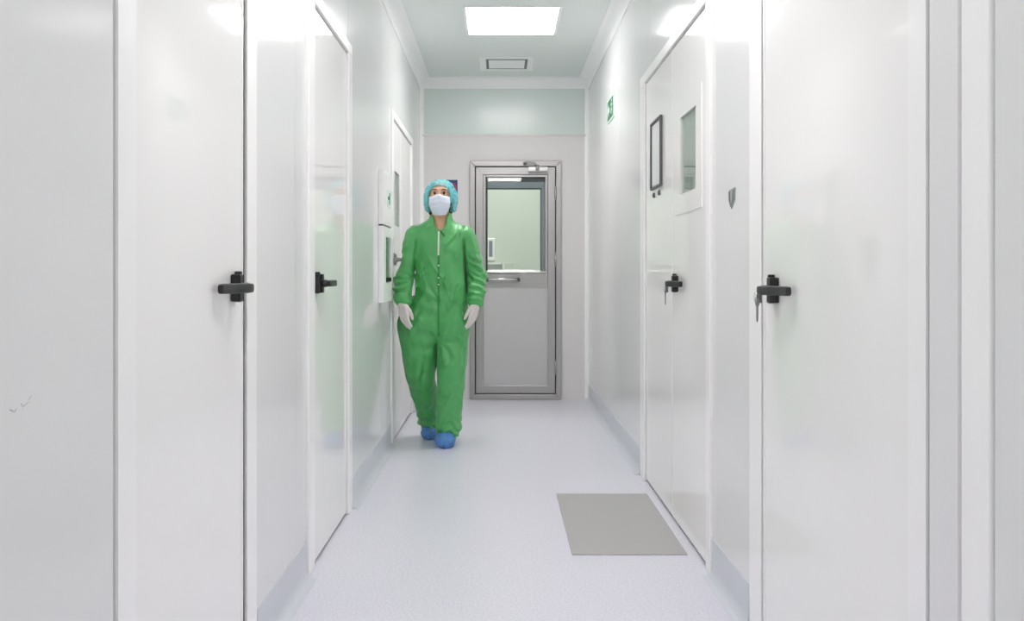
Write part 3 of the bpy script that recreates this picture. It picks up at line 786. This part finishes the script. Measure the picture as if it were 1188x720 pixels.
# ---- coverall
C = Field((-0.36, -0.32, 0.02), (0.36, 0.36, 1.52), 0.0055)
C.ell((0.005, 0.012, 1.22), (0.172, 0.130, 0.20), 0.04)
C.ell((0.002, 0.0, 1.01), (0.180, 0.138, 0.24), 0.06)
C.ell((-0.025, -0.002, 0.82), (0.195, 0.148, 0.19), 0.06)
C.cap((-0.13, 0.015, 1.335), (0.13, 0.015, 1.330), 0.070, 0.070, 0.05)
C.cap((-0.075, 0.02, 1.382), (0.075, 0.02, 1.376), 0.052, 0.052, 0.06)
C.cap((0, 0.02, 1.36), (0.003, 0.012, 1.462), 0.092, 0.071, 0.04)
for s_ in (-1, 1):
    a, e, w = ARMS[s_]; w2 = tuple(Vector(w) + (Vector(e) - Vector(w)).normalized() * 0.03)
    mid = tuple(Vector(e) * 0.35 + Vector(w2) * 0.65)
    re = 0.063 if s_ < 0 else 0.070; C.cap(a, e, 0.074, re, 0.010); C.cap(e, mid, re, 0.060, 0.02); C.cap(mid, w2, 0.060, 0.042, 0.012)
    C.cap(tuple(Vector(w2) + Vector((0, 0, 0.01))), tuple(Vector(w2) - Vector((0, 0, 0.004))), 0.045, 0.044, 0.006)     # cuff
# legs
C.cap((-0.122, 0.0, 0.76), (-0.124, 0.02, 0.45), 0.146, 0.098, 0.03); C.cap((-0.124, 0.02, 0.45), (-0.086, 0.175, 0.125), 0.098, 0.060, 0.008)
C.cap((0.078, -0.01, 0.78), (0.073, -0.065, 0.45), 0.112, 0.091, 0.014); C.cap((0.073, -0.065, 0.45), (0.050, -0.068, 0.120), 0.091, 0.083, 0.008)
C.ell((-0.090, 0.180, 0.115), (0.066, 0.072, 0.030), 0.012); C.ell((0.047, -0.068, 0.115), (0.084, 0.088, 0.036), 0.012)
def folds(x, y, z):
    n = 0.0065 * noise(x * 9 + 3, y * 9, z * 6) + 0.006 * (1 - 2 * np.abs(noise(x * 6 - z * 4, y * 6, z * 5 + x * 4 + 30))) - 0.002
    n = n + 0.0050 * (1 - 2 * np.abs(noise(x * 10 + 0.6 * z * 10, y * 10, z * 5 + 20)))
    n = n + 0.0016 * (1 - 2 * np.abs(noise(x * 28 - 0.5 * z * 22, y * 28, z * 18 + 5)))
    sleeve = sstep(0.175, 0.205, np.abs(x))
    g = sleeve * sstep(1.16, 1.02, z) * sstep(0.90, 0.94, z)
    n = n + g * 0.0075 * np.sin(z * 125 + 5 * noise(x * 12, y * 12, z * 9) + x * 25)
    ge = sleeve * sstep(1.28, 1.18, z) * sstep(1.02, 1.12, z)
    n = n + ge * 0.004 * np.sin(z * 70 + 40 * np.abs(x) + 4 * noise(x * 9, y * 9, z * 9))
    hem = sstep(0.24, 0.12, z)
    n = n + hem * 0.0045 * np.sin(z * 105 + 5 * noise(x * 14 + 8, y * 14, z * 8))
    # drag lines fanning from the crotch over the leading thigh
    r = np.hypot(x - 0.01, z - 0.66); th_ = np.arctan2(z - 0.66, x - 0.01)
    fan = sstep(0.02, 0.06, r) * sstep(0.22, 0.10, r) * sstep(0.03, -0.03, y)
    n = n + fan * 0.0045 * np.sin(th_ * 7 + 3 * noise(x * 8, y * 8, z * 8 + 3))
    # long diagonal fold on the leading shin, vertical drape on the trailing leg
    n = n + 0.006 * np.exp(-((x - 0.02 - (z - 0.22) * 0.55) / 0.012) ** 2) * sstep(0.17, 0.22, z) * sstep(0.46, 0.38, z) * (y < 0)
    n = n - 0.006 * np.exp(-((x + 0.125 + 0.03 * np.sin(z * 9)) / 0.012) ** 2) * sstep(0.2, 0.3, z) * sstep(0.75, 0.55, z) * (y < 0)
    n = n * 1.35 + 0.004 * (sstep(0.0, 0.16, 0.16 - np.abs(noise(x * 7 + 2 * noise(x * 5, y * 5, z * 5) + 0.8 * z * 7 + 11, y * 7, z * 4.5 + 2))) - 0.35)
    n = n * (1 - 0.55 * sstep(1.22, 1.32, z)) * (1 - 0.6 * sleeve * sstep(1.0, 0.96, z))
    n = n + 0.006 * sleeve * sstep(1.0, 0.955, z)
    # deep fold where each sleeve meets the trunk
    ax_ = np.abs(x - 0.004)
    n = n - 0.020 * np.exp(-((ax_ - 0.156 - 0.05 * np.clip(1.25 - z, 0, 0.3)) / 0.009) ** 2) * sstep(1.34, 1.26, z) * sstep(0.93, 0.98, z) * (y < 0.05)
    # legs parted by a crease below the crotch
    n = n - 0.016 * np.exp(-((x + 0.022) / 0.009) ** 2) * sstep(0.70, 0.62, z) * (y < 0.0)
    # horizontal waist slack
    n = n + 0.0045 * np.sin((z + 0.25 * x) * 60 + 3 * noise(x * 6, y * 6, z * 6)) * np.exp(-((z - 0.93) / 0.07) ** 2)
    return n
C.displace(folds)
C.cap((0.003, 0.012, 1.40), (0.003, 0.008, 1.60), 0.060, 0.076, 0.0, '-')        # neck hole
C.cap((0.006, -0.115, 1.52), (0.006, -0.090, 1.376), 0.124, 0.016, 0.006, '-'); C.cap((0.006, -0.09, 1.48), (0.006, -0.05, 1.40), 0.060, 0.030, 0.006, '-')   # open V
cov_mesh = C.mesh('coverall')
cov = mesh_obj('coverall', cov_mesh, M['coverall'], person)
# zip, seam, tie follow the front of the cloth
def front_strip(x, z0, z1, w, out, n=24):
    bm = NB(); prev = None
    for i in range(n + 1):
        z = z0 + (z1 - z0) * i / n
        rowv = []
        for dx in (-w, w):
            y = C.front_y(x + dx, z)
            rowv.append(bm.verts.new(Vector((x + dx, y - out, z)) + person.location))
        if prev: bm.faces.new([prev[0], prev[1], rowv[1], rowv[0]])
        prev = rowv
    return bm
bm = front_strip(0.0, 1.215, 1.370, 0.005, 0.0035)
z_ = obj('zip_tape', bm, M['zip'], cov); sm = z_.modifiers.new('solid', 'SOLIDIFY'); sm.thickness = 0.002; sm.offset = 0
bm = front_strip(0.002, 0.70, 1.215, 0.006, 0.002, 60)
z_ = obj('front_seam', bm, M['seam'], cov); sm = z_.modifiers.new('solid', 'SOLIDIFY'); sm.thickness = 0.002; sm.offset = 0
bm = NB()
yz = lambda x, z: C.front_y(x, z) - 0.004
pts = [(0.012, 1.372), (0.022, 1.362), (0.03, 1.352), (0.036, 1.338)]
tube(bm, [Vector((x, yz(x, z), z)) + person.location for x, z in pts], [0.006, 0.008, 0.007, 0.004], 8)
obj('neck_tab', bm, M['seam'], cov)

for zb in (1.150, 1.072, 1.030):
    bm = NB(); yb = C.front_y(0.002, zb)
    tube(bm, [Vector((0.002, yb - t, zb)) + person.location for t in (0.0, 0.003, 0.0045)], [0.006, 0.006, 0.003], 12)
    obj('snap', bm, M['zip'], cov)

# ---- gloves
for s_ in (-1, 1):
    w = Vector(ARMS[s_][2]); e = Vector(ARMS[s_][1])
    lo = w + Vector((-0.12, -0.12, -0.24)); hi = w + Vector((0.1, 0.12, 0.10))
    G = Field(tuple(lo), tuple(hi), 0.0028)
    hand(G, s_, 0.0012)
    up = (e - w).normalized()
    G.cap(tuple(w), tuple(w + up * 0.045), 0.028, 0.030, 0.01)
    G.displace(lambda x, y, z: 0.0008 * noise(x * 130, y * 130, z * 90))
    mesh_obj('glove', G.mesh('glove'), M['glove'], person)
# ---- shoe covers
for s_ in (-1, 1):
    h_, kn, an, to = LEGS[s_]
    S_ = Field((an[0] - 0.12, to[1] - 0.12, -0.012), (an[0] + 0.12, an[1] + 0.16, 0.22), 0.004)
    hl = (an[0], an[1] + (0.03 if s_ > 0 else 0.015), 0.045 if s_ > 0 else 0.085)
    q = 1.0 if s_ > 0 else 0.86
    S_.cap(hl, (to[0], to[1] + 0.02, 0.046 * q), 0.052 * q, 0.050 * q, 0.03)
    S_.ell((to[0], to[1] + 0.03, 0.040 * q), (0.064 * q, 0.078, 0.050 * q), 0.02)
    S_.cap((an[0], an[1], an[2] + 0.03), (an[0], an[1], hl[2]), 0.05, 0.048, 0.03)
    S_.displace(lambda x, y, z: 0.004 * noise(x * 45, y * 45, z * 45) + 0.003 * (1 - 2 * np.abs(noise(x * 90, y * 60, z * 90))))
    S_.plane_cut(lambda X, Y, Z: 0.0005 - Z)
    mesh_obj('shoe_cover', S_.mesh('shoe_cover'), M['shoe'], person)

# ---- bouffant cap
K = Field((-0.16, -0.18, 1.44), (0.17, 0.2, 1.76), 0.004)
K.ell((0.005, 0.010, 1.612), (0.100, 0.118, 0.100), 0.02)
K.ell((0.005, 0.035, 1.580), (0.106, 0.098, 0.096), 0.03)
for s_ in (-1, 1): K.ell((0.005 + s_ * 0.080, 0.01, 1.545), (0.026, 0.045, 0.046), 0.02)
K.displace(lambda x, y, z: 0.005 * noise(x * 40, y * 40, z * 26) + 0.004 * (1 - 2 * np.abs(noise(x * 70 + 9, y * 70, z * 40))))
K.ell((0.004, 0.005, 1.590), (0.088, 0.106, 0.112), 0.004, '-')
K.cap((0.003, -0.30, 1.560), (0.003, -0.055, 1.560), 0.068, 0.068, 0.008, '-')
K.cap((0.003, -0.30, 1.596), (0.003, -0.055, 1.596), 0.068, 0.068, 0.008, '-')
K.plane_cut(lambda X, Y, Z: (1.497 - Z + np.clip(-Y, -0.2, 0.2) * 0.0))
mesh_obj('hair_cap', K.mesh('hair_cap'), M['cap'], person)

# ---- face mask with pleats and ear loops
bm = NB(); NU, NV = 28, 26; g = []
for j in range(NV + 1):
    v = j / NV; row = []
    for i in range(NU + 1):
        u = -1 + 2 * i / NU
        w = 0.067 * (1 - 0.42 * max(0, v - 0.35) ** 1.6 / 0.65 ** 1.6)
        z = 1.590 - 0.120 * v + 0.012 * math.exp(-(u / 0.35) ** 2) * (1 - v) + 0.010 * abs(u) ** 2 * v
        prof = 0.90 + 0.16 * math.sin(PI * min(1, v * 1.1) ** 0.8) - 0.16 * v ** 2
        y = -0.030 - 0.108 * math.sqrt(max(0.0, 1 - (0.93 * u) ** 2)) ** 0.9 * prof
        pl = ((v * 3.6) % 1.0)
        y -= 0.007 * (1 - pl) * (1 - u * u) * (0 < v < 0.95)
        row.append(bm.verts.new(Vector((0.004 + w * u, y, z)) + person.location))
    g.append(row)
for j in range(NV):
    for i in range(NU):
        f = bm.faces.new([g[j][i], g[j][i + 1], g[j + 1][i + 1], g[j + 1][i]]); f.smooth = True
fm = obj('face_mask', bm, M['mask_m'], person); sm = fm.modifiers.new('solid', 'SOLIDIFY'); sm.thickness = 0.0025
for s_ in (-1, 1):
    bm = NB()
    for zz, ze in ((1.582, 1.615), (1.510, 1.575)):
        x0 = 0.004 + s_ * (0.063 if zz > 1.55 else 0.050)
        tube(bm, [Vector(p) + person.location for p in ((x0, -0.04, zz), (0.004 + s_ * 0.074, -0.012, (zz + ze) / 2 + 0.003), (0.004 + s_ * 0.080, 0.02, ze))], 0.0016, 6)
    obj('ear_loop', bm, M['band'], fm)

# ------------------------------------------------------------------ camera, world, view
cam = bpy.data.cameras.new('camera'); co = bpy.data.objects.new('camera', cam); COL.objects.link(co)
co.location = (0, 0, 1.10); co.rotation_euler = (PI / 2, 0, 0)
cam.sensor_width = 36.0; cam.lens = 36.0 * FPX / 1188.0
cam.shift_x = (594 - 580) / 1188.0; cam.shift_y = -(360 - 317) / 1188.0
cam.clip_start = 0.02
sc.camera = co
w = bpy.data.worlds.new('world'); sc.world = w; w.use_nodes = True
w.node_tree.nodes['Background'].inputs['Color'].default_value = (0.6, 0.62, 0.64, 1); w.node_tree.nodes['Background'].inputs['Strength'].default_value = 0.3
sc.view_settings.view_transform = 'Standard'; sc.view_settings.look = 'None'
sc.view_settings.exposure = 0.92; sc.view_settings.gamma = 1.0; sc.view_settings.use_curve_mapping = False
sc.cycles.max_bounces = 14; sc.cycles.diffuse_bounces = 10; sc.cycles.glossy_bounces = 6; sc.cycles.transparent_max_bounces = 12
sc.cycles.caustics_reflective = False; sc.cycles.caustics_refractive = False
sc.cycles.sample_clamp_indirect = 4.0
